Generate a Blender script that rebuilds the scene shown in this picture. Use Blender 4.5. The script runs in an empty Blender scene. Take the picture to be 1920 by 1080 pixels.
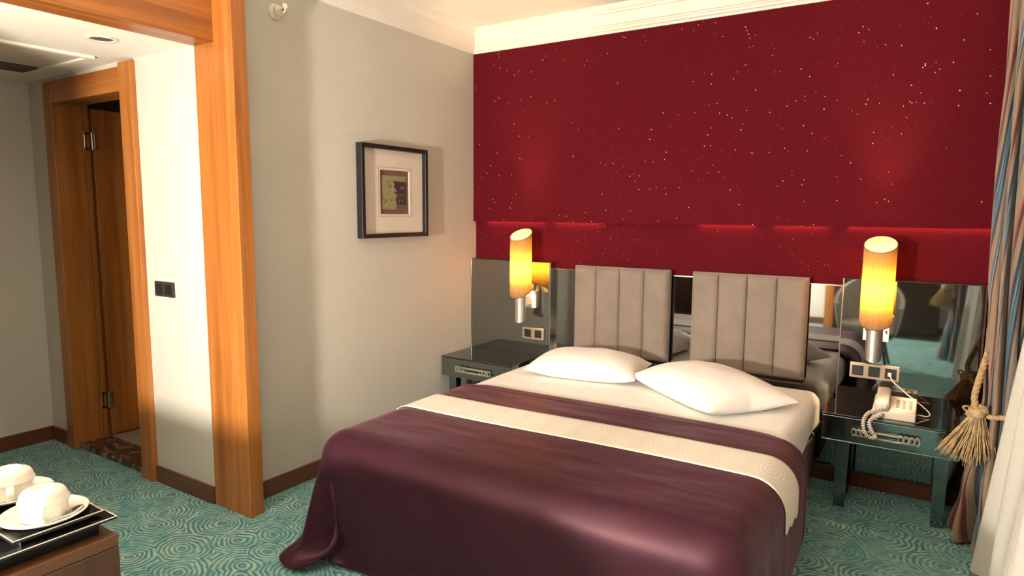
import bpy, bmesh, math, random
import numpy as np
from mathutils import Vector, Matrix
random.seed(7); rng = np.random.default_rng(7)
S = bpy.context.scene
COL = S.collection
# ---------------------------------------------------------------- camera
cam_d = bpy.data.cameras.new('camera'); cam = bpy.data.objects.new('camera', cam_d); COL.objects.link(cam); S.camera = cam
cam_d.sensor_width = 36.0; cam_d.lens = 1229.741 / 1920 * 36.0; cam_d.clip_start = 0.02
yaw, pitch, roll = math.radians(32.591), math.radians(6.596), math.radians(0.351)
fw = Vector((-math.sin(yaw) * math.cos(pitch), math.cos(yaw) * math.cos(pitch), -math.sin(pitch)))
rt = Vector((math.cos(yaw), math.sin(yaw), 0)); up = rt.cross(fw)
R2 = rt * math.cos(roll) + up * math.sin(roll); U2 = up * math.cos(roll) - rt * math.sin(roll)
cam.matrix_world = Matrix(((R2.x, U2.x, -fw.x, 2.658), (R2.y, U2.y, -fw.y, -3.662), (R2.z, U2.z, -fw.z, 1.390), (0, 0, 0, 1)))
# ---------------------------------------------------------------- world, exposure (night outside)
W = bpy.data.worlds.new('night'); S.world = W; W.use_nodes = True
W.node_tree.nodes['Background'].inputs[0].default_value = (.02, .03, .06, 1); W.node_tree.nodes['Background'].inputs[1].default_value = .3
S.view_settings.view_transform = 'Standard'; S.view_settings.look = 'None'; S.view_settings.gamma = 1
S.view_settings.use_curve_mapping = False; S.view_settings.exposure = 1.0
KEY_STRENGTH, KEY_COL = 960, (1.0, .90, .75)
BULB_STRENGTH, BULB_COL = 1700, (1.0, .68, .38)
LED_STRENGTH = 11
CEIL_FILL_STRENGTH = 5
# ---------------------------------------------------------------- node helpers
def nd(nt, t, **kw):
    n = nt.nodes.new(t)
    for k, v in kw.items(): setattr(n, k, v)
    return n
def new_mat(name):
    m = bpy.data.materials.new(name); m.use_nodes = True
    return m, m.node_tree, m.node_tree.nodes['Principled BSDF']
def setp(b, **kw):
    for k, v in kw.items():
        k = {'rough': 'Roughness', 'metal': 'Metallic', 'spec': 'Specular IOR Level', 'trans': 'Transmission Weight', 'ior': 'IOR', 'sheen': 'Sheen Weight',
             'sheen_rough': 'Sheen Roughness', 'coat': 'Coat Weight', 'coat_rough': 'Coat Roughness', 'sss': 'Subsurface Weight'}.get(k, k)
        b.inputs[k].default_value = v
def ramp(nt, fac, stops, interp='LINEAR'):
    r = nd(nt, 'ShaderNodeValToRGB'); r.color_ramp.interpolation = interp
    e = r.color_ramp.elements
    while len(e) < len(stops): e.new(.5)
    for i, (p, c) in enumerate(stops): e[i].position = p; e[i].color = (*c, 1)
    nt.links.new(fac, r.inputs[0]); return r.outputs[0]
def coords(nt, scale=(1, 1, 1), kind='Object', rot=(0, 0, 0)):
    t = nd(nt, 'ShaderNodeTexCoord'); m = nd(nt, 'ShaderNodeMapping'); m.inputs['Scale'].default_value = scale; m.inputs['Rotation'].default_value = rot
    nt.links.new(t.outputs[kind], m.inputs[0]); return m.outputs[0]
def noise(nt, vec, scale, detail=3, rough=.5, dist=0):
    n = nd(nt, 'ShaderNodeTexNoise'); n.inputs['Scale'].default_value = scale; n.inputs['Detail'].default_value = detail
    n.inputs['Roughness'].default_value = rough; n.inputs['Distortion'].default_value = dist; nt.links.new(vec, n.inputs['Vector']); return n.outputs[0]
def bump(nt, b, h, strength=.2, dist=.002):
    n = nd(nt, 'ShaderNodeBump'); n.inputs['Strength'].default_value = strength; n.inputs['Distance'].default_value = dist
    nt.links.new(h, n.inputs['Height']); nt.links.new(n.outputs[0], b.inputs['Normal'])
def math_n(nt, op, a, b=None, c=None):
    n = nd(nt, 'ShaderNodeMath', operation=op)
    for i, v in enumerate((a, b, c)):
        if v is None: continue
        if isinstance(v, (int, float)): n.inputs[i].default_value = v
        else: nt.links.new(v, n.inputs[i])
    return n.outputs[0]
def plain(name, col, rough=.5, var=.06, nscale=12, bmp=0, bscale=200, **kw):
    m, nt, b = new_mat(name); v = coords(nt)
    f = noise(nt, v, nscale, 4)
    c1 = tuple(max(0, x * (1 - var)) for x in col); c2 = tuple(min(1, x * (1 + var)) for x in col)
    nt.links.new(ramp(nt, f, [(.3, c1), (.7, c2)]), b.inputs['Base Color'])
    setp(b, rough=rough, **kw)
    if bmp: bump(nt, b, noise(nt, v, bscale, 3), bmp)
    return m
def wood(name, dark, mid, light, axis='z', rough=.38, scale=1.0, coat=.15):
    m, nt, b = new_mat(name)
    s = {'x': (.35, 9, 9), 'y': (9, .35, 9), 'z': (9, 9, .35)}[axis]
    v = coords(nt, tuple(k * scale for k in s))
    n1 = noise(nt, v, 2.2, 6, .55, .6); n2 = noise(nt, v, 14, 4, .6)
    f = math_n(nt, 'ADD', math_n(nt, 'MULTIPLY', n1, .75), math_n(nt, 'MULTIPLY', n2, .25))
    nt.links.new(ramp(nt, f, [(.36, dark), (.5, mid), (.64, light)]), b.inputs['Base Color'])
    setp(b, rough=rough, coat=coat, coat_rough=.25); bump(nt, b, n2, .06, .001); return m
def emit(name, col, strength):
    m = bpy.data.materials.new(name); m.use_nodes = True; nt = m.node_tree; nt.nodes.clear()
    e = nd(nt, 'ShaderNodeEmission'); e.inputs[0].default_value = (*col, 1); e.inputs[1].default_value = strength
    o = nd(nt, 'ShaderNodeOutputMaterial'); nt.links.new(e.outputs[0], o.inputs[0]); return m
# ---------------------------------------------------------------- materials
M = {}
M['paint'] = plain('wall paint', (.56, .53, .475), .85, .025, 3, .25, 160)
M['ceil'] = plain('ceiling paint', (.80, .76, .69), .8, .02, 3)
M['crown'] = plain('crown paint', (.82, .77, .69), .55, .02, 6)
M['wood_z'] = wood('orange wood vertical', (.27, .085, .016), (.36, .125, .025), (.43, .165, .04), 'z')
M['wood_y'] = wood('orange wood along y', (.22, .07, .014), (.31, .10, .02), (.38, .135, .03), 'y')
M['wood_x'] = wood('orange wood along x', (.27, .085, .016), (.36, .125, .025), (.43, .165, .04), 'x')
M['base_y'] = wood('baseboard wood y', (.085, .026, .012), (.12, .037, .017), (.15, .05, .022), 'y')
M['base_x'] = wood('baseboard wood x', (.085, .026, .012), (.12, .037, .017), (.15, .05, .022), 'x')
M['desk'] = wood('desk walnut', (.055, .020, .008), (.085, .030, .012), (.115, .044, .018), 'z')
M['desk_top'] = wood('desk walnut top', (.085, .032, .012), (.13, .048, .018), (.165, .066, .026), 'y')
M['dark_wood'] = wood('dark wardrobe wood', (.02, .009, .005), (.03, .013, .008), (.04, .018, .01), 'z')
def m_red():
    m, nt, b = new_mat('red glitter wallpaper'); v = coords(nt)
    vo = nd(nt, 'ShaderNodeTexVoronoi'); vo.inputs['Scale'].default_value = 120; nt.links.new(v, vo.inputs['Vector'])
    sep = nd(nt, 'ShaderNodeSeparateColor'); nt.links.new(vo.outputs['Color'], sep.inputs[0])
    big = noise(nt, v, 1.3, 2)
    dens = math_n(nt, 'MULTIPLY_ADD', big, .20, -.075)
    pick = math_n(nt, 'LESS_THAN', sep.outputs[0], dens)
    rad = math_n(nt, 'MULTIPLY_ADD', math_n(nt, 'POWER', sep.outputs[1], 3), .24, .11)
    dot = math_n(nt, 'MULTIPLY', pick, math_n(nt, 'LESS_THAN', vo.outputs['Distance'], rad))
    f = noise(nt, v, 260, 3); red = ramp(nt, f, [(.3, (.080, .0026, .0072)), (.7, (.125, .0042, .0110))])
    mix = nd(nt, 'ShaderNodeMix', data_type='RGBA'); nt.links.new(dot, mix.inputs[0]); nt.links.new(red, mix.inputs[6]); mix.inputs[7].default_value = (.95, .72, .5, 1)  # glitter flakes, their glints put into the pale gold base colour
    nt.links.new(mix.outputs[2], b.inputs['Base Color']); nt.links.new(math_n(nt, 'MULTIPLY', dot, .6), b.inputs['Metallic'])
    nt.links.new(math_n(nt, 'MULTIPLY_ADD', dot, -.35, .8), b.inputs['Roughness']); setp(b, spec=.12)
    bump(nt, b, f, .9, .004); return m
M['red'] = m_red()
def m_carpet():
    m, nt, b = new_mat('teal swirl carpet'); v0 = coords(nt)
    nz = nd(nt, 'ShaderNodeTexNoise'); nz.inputs['Scale'].default_value = 7; nz.inputs['Detail'].default_value = 4; nt.links.new(v0, nz.inputs['Vector'])
    vm = nd(nt, 'ShaderNodeVectorMath', operation='MULTIPLY_ADD'); nt.links.new(nz.outputs['Color'], vm.inputs[0]); vm.inputs[1].default_value = (.07, .07, 0); nt.links.new(v0, vm.inputs[2])
    v = vm.outputs[0]
    def rings(scale, freq, rot):
        mp = nd(nt, 'ShaderNodeMapping'); nt.links.new(v, mp.inputs[0]); mp.inputs['Scale'].default_value = (1, 1.3, 0); mp.inputs['Rotation'].default_value = (0, 0, rot)
        vo = nd(nt, 'ShaderNodeTexVoronoi', voronoi_dimensions='2D'); vo.inputs['Scale'].default_value = scale; vo.inputs['Randomness'].default_value = .8; nt.links.new(mp.outputs[0], vo.inputs['Vector'])
        s = math_n(nt, 'SINE', math_n(nt, 'MULTIPLY', vo.outputs['Distance'], freq)); return s, vo.outputs['Distance']
    s1, d1 = rings(4.6, 60, .5)
    msk = ramp(nt, noise(nt, v0, 6.5, 2), [(.38, (.35, .35, .35)), (.62, (1, 1, 1))])
    brk = noise(nt, v0, 34, 3, .6); big = noise(nt, v0, 9, 2)
    a = math_n(nt, 'ADD', math_n(nt, 'MULTIPLY', math_n(nt, 'MULTIPLY', s1, msk), .42), math_n(nt, 'ADD', math_n(nt, 'MULTIPLY_ADD', brk, .9, -.20), math_n(nt, 'MULTIPLY_ADD', big, .5, 0)))
    cl = ramp(nt, a, [(.12, (.05, .18, .23)), (.42, (.10, .29, .31)), (.60, (.18, .39, .37)), (.90, (.42, .52, .42))])
    core = math_n(nt, 'LESS_THAN', d1, .085)
    mix = nd(nt, 'ShaderNodeMix', data_type='RGBA'); nt.links.new(math_n(nt, 'MULTIPLY', core, .7), mix.inputs[0]); nt.links.new(cl, mix.inputs[6]); mix.inputs[7].default_value = (.06, .20, .26, 1)
    nt.links.new(mix.outputs[2], b.inputs['Base Color']); setp(b, rough=.95, sheen=.15, spec=.1)
    bump(nt, b, noise(nt, v0, 420, 2), .5, .004); return m
M['carpet'] = m_carpet()
M['mirror'] = plain('grey mirror glass', (.27, .285, .29), .03, .01, 2, metal=1.0)
M['mirror_dark'] = plain('dark glass top', (.15, .155, .16), .05, .01, 2, metal=1.0)
M['mirror_panel'] = plain('mirror cladding', (.25, .275, .28), .07, .02, 2, metal=1.0)
M['chrome'] = plain('chrome', (.48, .47, .45), .15, .02, 20, metal=1.0)
M['alu'] = plain('brushed aluminium', (.78, .76, .73), .32, .03, 60, metal=1.0)
M['velour'] = plain('taupe velour', (.22, .175, .147), .8, .10, 9, .25, 500, sheen=.35)
M['hb_back'] = plain('headboard backing', (.03, .018, .016), .6)
M['hb_strip'] = wood('headboard wood strip', (.07, .03, .015), (.11, .045, .02), (.14, .06, .03), 'x')
M['sheet'] = plain('white sheet', (.85, .83, .80), .8, .015, 6, .15, 30, sheen=.15)
M['pillow'] = plain('white pillowcase', (.87, .85, .83), .75, .015, 6, .35, 22, sheen=.2)
M['bedbase'] = plain('taupe bed base', (.19, .14, .11), .75, .08, 10, .2, 300)
def m_satin():
    m, nt, b = new_mat('plum satin'); v = coords(nt)
    f = noise(nt, v, 3.5, 4)
    nt.links.new(ramp(nt, f, [(.3, (.020, .0036, .0098)), (.7, (.028, .0052, .0135))]), b.inputs['Base Color'])
    setp(b, rough=.5, spec=.5, sheen=.22, sheen_rough=.35); b.inputs['Sheen Tint'].default_value = (.85, .38, .50, 1); b.inputs['Specular Tint'].default_value = (1, .55, .64, 1)
    bump(nt, b, noise(nt, coords(nt, (1, 2.5, 1)), 4, 2, .4), .5, .016); return m
M['satin'] = m_satin()
def m_lace():
    m, nt, b = new_mat('ivory lace'); uv = coords(nt, kind='UV')
    sep = nd(nt, 'ShaderNodeSeparateXYZ'); nt.links.new(uv, sep.inputs[0])
    # medallions: u measured in medallion widths
    fu = math_n(nt, 'SUBTRACT', math_n(nt, 'FRACT', sep.outputs[0]), .5); fv = math_n(nt, 'SUBTRACT', sep.outputs[1], .5)
    d = math_n(nt, 'SQRT', math_n(nt, 'ADD', math_n(nt, 'POWER', math_n(nt, 'MULTIPLY', fu, 1.15), 2.0), math_n(nt, 'POWER', fv, 2.0)))
    r = math_n(nt, 'SINE', math_n(nt, 'MULTIPLY', d, 52))
    rr = math_n(nt, 'MULTIPLY', math_n(nt, 'GREATER_THAN', r, .35), math_n(nt, 'LESS_THAN', d, .40))
    th = noise(nt, uv, 60, 2, .7)
    h = math_n(nt, 'ADD', math_n(nt, 'MULTIPLY', rr, math_n(nt, 'MULTIPLY', th, .75)), th)
    nt.links.new(ramp(nt, h, [(.35, (.66, .58, .49)), (.9, (.80, .74, .65))]), b.inputs['Base Color'])
    setp(b, rough=.85, sheen=.2); bump(nt, b, h, .5, .003); return m
M['lace'] = m_lace()
def m_stripes():
    m, nt, b = new_mat('striped drape'); uv = coords(nt, kind='UV')
    sep = nd(nt, 'ShaderNodeSeparateXYZ'); nt.links.new(uv, sep.inputs[0])
    f = math_n(nt, 'FRACT', sep.outputs[0])
    be = (.28, .19, .13); nv = (.025, .03, .06); bl = (.06, .13, .20); te = (.17, .30, .33); ru = (.28, .05, .022); wi = (.09, .014, .016)
    c = ramp(nt, f, [(0, be), (.22, ru), (.255, wi), (.33, be), (.46, nv), (.54, bl), (.57, te), (.59, nv), (.615, bl), (.645, te), (.66, bl), (.70, nv), (.76, be), (.88, bl), (.93, te), (.96, wi)], 'CONSTANT')
    th = noise(nt, coords(nt, (400, 3, 1), 'UV'), 1, 2)
    mix = nd(nt, 'ShaderNodeMix', data_type='RGBA', blend_type='MULTIPLY'); mix.inputs[0].default_value = .6; nt.links.new(c, mix.inputs[6])
    nt.links.new(ramp(nt, th, [(.3, (.55, .55, .55)), (.7, (1, 1, 1))]), mix.inputs[7]); nt.links.new(mix.outputs[2], b.inputs['Base Color'])
    setp(b, rough=.75, sheen=.3); bump(nt, b, th, .2, .002); return m
M['stripes'] = m_stripes()
def translucent(name, col, tcol, fac, weave=0, rough=.8):
    m, nt, b = new_mat(name); v = coords(nt)
    setp(b, rough=rough)
    f = noise(nt, coords(nt, (1, 1, .03) if weave else (1, 1, 1)), 260 if weave else 40, 3, .6)
    k = .35 if weave else .06
    nt.links.new(ramp(nt, f, [(.3, tuple(x * (1 - k) for x in col)), (.7, col)]), b.inputs['Base Color'])
    t = nd(nt, 'ShaderNodeBsdfTranslucent'); nt.links.new(ramp(nt, f, [(.3, tuple(x * (1 - k) for x in tcol)), (.7, tcol)]), t.inputs[0])
    mx = nd(nt, 'ShaderNodeMixShader'); mx.inputs[0].default_value = fac
    nt.links.new(b.outputs[0], mx.inputs[1]); nt.links.new(t.outputs[0], mx.inputs[2]); nt.links.new(mx.outputs[0], nt.nodes['Material Output'].inputs[0]); return m
M['shade'] = translucent('lamp shade fabric', (.20, .155, .085), (.34, .145, .014), .085, 1)
M['shade_in'] = plain('shade lining', (.85, .80, .70), .7, .02)
M['sheer'] = translucent('sheer voile', (.78, .75, .70), (.75, .72, .68), .35)
M['rope'] = plain('jute rope', (.46, .32, .17), .85, .25, 60, .5, 400)
M['black'] = plain('black plastic', (.012, .012, .013), .35, .1, 30)
M['frame'] = plain('black frame lacquer', (.012, .012, .014), .38, .15, 30)
M['graphite'] = plain('graphite plastic', (.03, .026, .024), .4, .1, 30)
M['plate'] = plain('champagne plate', (.36, .28, .21), .4, .05, 30, metal=.3)
M['white_pl'] = plain('cream plastic', (.78, .72, .60), .4, .03, 20)
M['phone'] = plain('beige phone plastic', (.62, .54, .47), .38, .03, 20)
M['phone_key'] = plain('phone keys', (.30, .26, .23), .45, .05, 20)
M['porcelain'] = plain('white porcelain', (.74, .70, .63), .12, .015, 8, coat=.6, coat_rough=.05)
M['lacquer'] = plain('black lacquer tray', (.005, .005, .006), .22, .1, 20, spec=.3)
M['steel'] = plain('steel', (.7, .68, .65), .2, .03, 30, metal=1.0)
M['mat'] = plain('cream passepartout', (.74, .66, .58), .85, .02, 20)
M['mat2'] = plain('mauve inner mat', (.20, .095, .08), .85, .05, 30)
M['acrylic'] = plain('clear acrylic', (.75, .72, .62), .08, .03, 30, trans=.75, ior=1.45)
M['leather'] = plain('cream leather', (.58, .54, .46), .45, .04, 20, .15, 120)
M['vent'] = plain('vent panel', (.62, .57, .49), .6, .03, 8)
M['vent_dark'] = plain('vent slot', (.09, .08, .075), .7)
M['glassdark'] = plain('night window glass', (.01, .012, .016), .03, .05, 2)
def m_marble():
    m, nt, b = new_mat('brown marble'); v = coords(nt, (2.2, 5, 1), rot=(0, 0, .6))
    f = noise(nt, v, 3, 8, .65, 1.6)
    nt.links.new(ramp(nt, f, [(.38, (.018, .011, .009)), (.5, (.07, .042, .03)), (.58, (.28, .19, .13)), (.64, (.06, .035, .025))]), b.inputs['Base Color']); setp(b, rough=.25); return m
M['marble'] = m_marble()
M['tile'] = plain('bathroom tile', (.36, .31, .26), .35, .05, 10)
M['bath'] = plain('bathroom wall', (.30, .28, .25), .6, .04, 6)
def m_print():
    m, nt, b = new_mat('antique paper'); v = coords(nt)
    f = noise(nt, v, 16, 5, .6); w = nd(nt, 'ShaderNodeTexWave'); w.inputs['Scale'].default_value = 16; w.inputs['Distortion'].default_value = 9; w.inputs['Detail'].default_value = 3; nt.links.new(v, w.inputs['Vector'])
    ln = math_n(nt, 'LESS_THAN', w.outputs['Fac'], .10)
    c = ramp(nt, f, [(.3, (.25, .205, .105)), (.7, (.40, .34, .19))])
    mix = nd(nt, 'ShaderNodeMix', data_type='RGBA'); nt.links.new(math_n(nt, 'MULTIPLY', ln, .55), mix.inputs[0]); nt.links.new(c, mix.inputs[6]); mix.inputs[7].default_value = (.09, .075, .05, 1)
    nt.links.new(mix.outputs[2], b.inputs['Base Color']); setp(b, rough=.8); return m
M['print'] = m_print()
M['ink'] = plain('column ink', (.045, .032, .025), .8, .5, 60)
M['ink2'] = plain('column ink light', (.13, .09, .06), .8, .5, 80)
M['ink3'] = plain('column shaft ink', (.13, .125, .085), .8, .2, 60)
def m_pane():
    m = bpy.data.materials.new('picture glass'); m.use_nodes = True; nt = m.node_tree; nt.nodes.clear()
    g = nd(nt, 'ShaderNodeBsdfGlossy'); g.inputs['Roughness'].default_value = .02; t = nd(nt, 'ShaderNodeBsdfTransparent')
    mx = nd(nt, 'ShaderNodeMixShader'); o = nd(nt, 'ShaderNodeOutputMaterial')
    mx.inputs[0].default_value = .035; nt.links.new(t.outputs[0], mx.inputs[1]); nt.links.new(g.outputs[0], mx.inputs[2]); nt.links.new(mx.outputs[0], o.inputs[0]); return m
M['pane'] = m_pane()
M['bulb'] = emit('bedside bulb glow', BULB_COL, BULB_STRENGTH)
M['globe'] = emit('floor lamp globe glow', KEY_COL, KEY_STRENGTH)
M['led'] = emit('led glow', (1.0, .35, .25), LED_STRENGTH)
M['sprbulb'] = plain('sprinkler bulb', (.5, .06, .02), .2)
# ---------------------------------------------------------------- object helpers
ORG = {}
def link(o, parent, org):
    COL.objects.link(o)
    if parent is not None: o.parent = parent
    ORG[o.name] = org
def props(o, label=None, cat=None, group=None, kind=None):
    if label: o['label'] = label
    if cat: o['category'] = cat
    if group: o['group'] = group
    if kind: o['kind'] = kind
    return o
def thing(name, label, cat, loc=(0, 0, 0), group=None, kind=None, rotz=0):
    o = bpy.data.objects.new(name, None); o.empty_display_size = .05; o.location = loc; o.rotation_euler = (0, 0, rotz)
    link(o, None, Vector(loc)); return props(o, label, cat, group, kind)
def obj(name, bm, mat, parent=None, smooth=False, local=False, label=None, cat=None, group=None, kind=None, angle=None):
    """bm holds WORLD coordinates unless local=True"""
    if parent is not None:
        org = ORG[parent.name]
        if not local: bmesh.ops.translate(bm, verts=bm.verts, vec=-org)
        me = bpy.data.meshes.new(name); bmesh.ops.recalc_face_normals(bm, faces=bm.faces); bm.to_mesh(me); bm.free()
        o = bpy.data.objects.new(name, me); link(o, parent, org)
    else:
        xs = [v.co for v in bm.verts]
        lo = Vector((min(c[i] for c in xs) for i in range(3))); hi = Vector((max(c[i] for c in xs) for i in range(3)))
        org = Vector(((lo.x + hi.x) / 2, (lo.y + hi.y) / 2, lo.z)) if not local else Vector((0, 0, 0))
        bmesh.ops.translate(bm, verts=bm.verts, vec=-org)
        me = bpy.data.meshes.new(name); bmesh.ops.recalc_face_normals(bm, faces=bm.faces); bm.to_mesh(me); bm.free()
        o = bpy.data.objects.new(name, me); o.location = org; link(o, None, org)
    me.materials.append(M[mat])
    if smooth:
        for p in me.polygons: p.use_smooth = True
    if angle: me.set_sharp_from_angle(angle=math.radians(angle))
    return props(o, label, cat, group, kind)
def B(): return bmesh.new()
def box(bm, lo, hi, bev=0, seg=2):
    t = bmesh.new(); bmesh.ops.create_cube(t, size=1)
    lo = Vector(lo); hi = Vector(hi); c = (lo + hi) / 2; s = hi - lo
    for v in t.verts: v.co = Vector((c.x + v.co.x * s.x, c.y + v.co.y * s.y, c.z + v.co.z * s.z))
    if bev: bmesh.ops.bevel(t, geom=t.edges[:], offset=min(bev, min(s) * .49), segments=seg, affect='EDGES', profile=.5)
    me = bpy.data.meshes.new('t'); t.to_mesh(me); t.free(); bm.from_mesh(me); bpy.data.meshes.remove(me); return bm
def bx(x0, x1, y0, y1, z0, z1, bev=0, seg=2): return box(B(), (x0, y0, z0), (x1, y1, z1), bev, seg)
def boxes(*L):
    bm = B()
    for b in L: box(bm, b[:3], b[3:6], b[6] if len(b) > 6 else 0)
    return bm
def lathe(prof, c=(0, 0, 0), seg=32, bm=None, M4=None):
    bm = bm or B(); rings = []
    M4 = M4 or Matrix.Translation(Vector(c))
    for r, z in prof:
        if r < 1e-6: rings.append([bm.verts.new(M4 @ Vector((0, 0, z)))])
        else: rings.append([bm.verts.new(M4 @ Vector((r * math.cos(2 * math.pi * k / seg), r * math.sin(2 * math.pi * k / seg), z))) for k in range(seg)])
    for a, b in zip(rings, rings[1:]):
        for k in range(seg):
            k2 = (k + 1) % seg
            if len(a) == 1 and len(b) == 1: continue
            if len(a) == 1: bm.faces.new((a[0], b[k], b[k2]))
            elif len(b) == 1: bm.faces.new((a[k], a[k2], b[0]))
            else: bm.faces.new((a[k], a[k2], b[k2], b[k]))
    return bm
def smoothpath(P, n):
    P = [Vector(p) for p in P]; out = []; m = len(P)
    for i in range(n):
        t = i / (n - 1) * (m - 1); k = min(int(t), m - 2); f = t - k
        p0, p1, p2, p3 = P[max(k - 1, 0)], P[k], P[k + 1], P[min(k + 2, m - 1)]
        out.append(.5 * ((2 * p1) + (p2 - p0) * f + (2 * p0 - 5 * p1 + 4 * p2 - p3) * f * f + (3 * p1 - p0 - 3 * p2 + p3) * f ** 3))
    return out
def tube(P, r, seg=8, bm=None, caps=True, flat=None):
    bm = bm or B(); P = [Vector(p) for p in P]; n = len(P)
    rs = r if hasattr(r, '__len__') else [r] * n
    T = [(P[min(i + 1, n - 1)] - P[max(i - 1, 0)]).normalized() for i in range(n)]
    nv = T[0].orthogonal().normalized(); rings = []
    for i in range(n):
        nv = (nv - T[i] * nv.dot(T[i])).normalized(); bn = T[i].cross(nv)
        rings.append([bm.verts.new(P[i] + (nv * math.cos(2 * math.pi * k / seg) + bn * math.sin(2 * math.pi * k / seg)) * rs[i]) for k in range(seg)])
    for a, b in zip(rings, rings[1:]):
        for k in range(seg): bm.faces.new((a[k], a[(k + 1) % seg], b[(k + 1) % seg], b[k]))
    if caps: bm.faces.new(rings[0][::-1]); bm.faces.new(rings[-1])
    return bm
def coil(P, r_helix, r_wire, turns, per=10, bm=None, seg=6):
    C = smoothpath(P, turns * per); n = len(C); out = []
    nv = None
    for i in range(n):
        T = (C[min(i + 1, n - 1)] - C[max(i - 1, 0)]).normalized()
        nv = T.orthogonal().normalized() if nv is None else (nv - T * nv.dot(T)).normalized(); bn = T.cross(nv)
        a = 2 * math.pi * i / per; out.append(C[i] + (nv * math.cos(a) + bn * math.sin(a)) * r_helix)
    return tube(out, r_wire, seg, bm)
def prism(poly, axis, a0, a1, bm=None):
    bm = bm or B()
    def P(u, v, a): return {'x': (a, u, v), 'y': (u, a, v), 'z': (u, v, a)}[axis]
    A = [bm.verts.new(P(u, v, a0)) for u, v in poly]; C = [bm.verts.new(P(u, v, a1)) for u, v in poly]
    n = len(poly)
    for i in range(n): bm.faces.new((A[i], A[(i + 1) % n], C[(i + 1) % n], C[i]))
    bm.faces.new(A[::-1]); bm.faces.new(C); return bm
def grid(f, nu, nv, uv=None, closed_u=False, bm=None):
    bm = bm or B(); V = [[bm.verts.new(f(i / nu, j / nv)) for j in range(nv + 1)] for i in range(nu + (0 if closed_u else 1))]
    L = bm.loops.layers.uv.verify() if uv else None
    for i in range(nu):
        for j in range(nv):
            i2 = (i + 1) % len(V); fc = bm.faces.new((V[i][j], V[i2][j], V[i2][j + 1], V[i][j + 1]))
            if uv:
                for lp, (a, b) in zip(fc.loops, ((i, j), (i + 1, j), (i + 1, j + 1), (i, j + 1))): lp[L].uv = uv(a / nu, b / nv)
    return bm
# ================================================================= SETTING
XR, YN, ZC = 3.15, -5.4, 2.57
YH, YH2, XE, ZH = -1.90, -3.40, -1.777, 2.113
ST = dict(kind='structure')
obj('floor', boxes((XE - .1, YN - .1, -.08, XR + .1, .12, 0)), 'carpet', label='teal carpet patterned with concentric swirling rings', cat='carpet', **ST)
obj('wall_left', boxes((-.1, -1.835, 0, 0, .12, ZC), (-.133, YH2, ZH + .06, 0, -1.905, ZC), (-.1, YN - .1, 0, 0, YH2 - .07, ZC)), 'paint', label='pale greige painted wall carrying the framed picture', cat='wall', **ST)
wb = obj('wall_back', boxes((-.1, .03, 0, XR + .1, .12, 1.36)), 'red', label='crimson glitter wallpaper wall behind the bed', cat='wall', **ST)
obj('upper_panel', boxes((0, 0, 1.36, XR, .12, ZC), (0, 0, 1.327, XR, .008, 1.36)), 'red', wb)
for k, (a, b) in enumerate(((.10, .55), (.62, .95), (1.55, 1.85), (1.95, 2.2), (2.3, 2.95))):
    obj('led_strip', boxes((a, .012, 1.330, b, .020, 1.335)), 'led', wb)
WY0, WY1, WZ0, WZ1 = -3.6, -.75, .25, 2.25
obj('wall_right', boxes((XR, YN - .1, 0, XR + .1, WY0, ZC), (XR, WY1, 0, XR + .1, .12, ZC), (XR, WY0, 0, XR + .1, WY1, WZ0), (XR, WY0, WZ1, XR + .1, WY1, ZC)), 'paint', label='painted window wall behind the drapes', cat='wall', **ST)
wn = thing('window_1', 'dark night window behind the sheer curtain', 'window', (XR + .05, (WY0 + WY1) / 2, WZ0), kind='structure')
obj('window_frame', boxes((XR + .02, WY0, WZ0, XR + .08, WY0 + .06, WZ1), (XR + .02, WY1 - .06, WZ0, XR + .08, WY1, WZ1), (XR + .02, WY0 + .06, WZ0, XR + .08, WY1 - .06, WZ0 + .06), (XR + .02, WY0 + .06, WZ1 - .06, XR + .08, WY1 - .06, WZ1), (XR + .02, -2.2, WZ0 + .06, XR + .08, -2.14, WZ1 - .06)), 'dark_wood', wn)
for a, b in ((WY0 + .06, -2.2), (-2.14, WY1 - .06)): obj('pane', boxes((XR + .045, a, WZ0 + .06, XR + .055, b, WZ1 - .06)), 'glassdark', wn)
obj('wall_near', boxes((-.1, YN - .1, 0, XR + .1, YN, ZC)), 'paint', label='painted wall at the near end of the room', cat='wall', **ST)
obj('wall_hall', boxes((XE - .1, YH, 0, -1.5, -1.73, ZC), (-.70, YH, 0, -.133, -1.73, ZC), (-1.5, YH, 2.02, -.70, -1.73, ZC), (-.133, -1.835, 0, -.1, -1.73, ZC)), 'paint', label='pale hall wall with the light switch and bathroom door', cat='wall', **ST)
obj('wall_entry', boxes((XE - .1, YH2 - .1, 0, XE, YH, ZC)), 'paint', label='shaded grey wall at the far left end of the hall', cat='wall', **ST)
obj('wall_hall_near', boxes((XE - .1, YH2 - .1, 0, -.133, YH2, ZC)), 'paint', label='hall wall opposite the bathroom door', cat='wall', **ST)
obj('wall_bathroom', boxes((XE - .1, -1.73, 0, XE, .12, ZC), (XE, .02, 0, -.1, .12, ZC), (XE, -1.73, 2.3, -.1, .02, 2.4)), 'bath', label='dim bathroom walls seen through the open door', cat='wall', **ST)
obj('floor_bathroom', boxes((XE, -1.73, 0, -.1, .02, .022)), 'tile', label='beige tiled bathroom floor beyond the marble threshold', cat='floor', **ST)
obj('ceiling', boxes((-.1, YN - .1, ZC, XR + .1, .12, ZC + .1)), 'ceil', label='cream painted bedroom ceiling', cat='ceiling', **ST)
obj('ceiling_hall', boxes((XE - .1, YH2, ZH, -.133, YH, ZH + .06)), 'ceil', label='lowered white hall ceiling', cat='ceiling', **ST)
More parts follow.
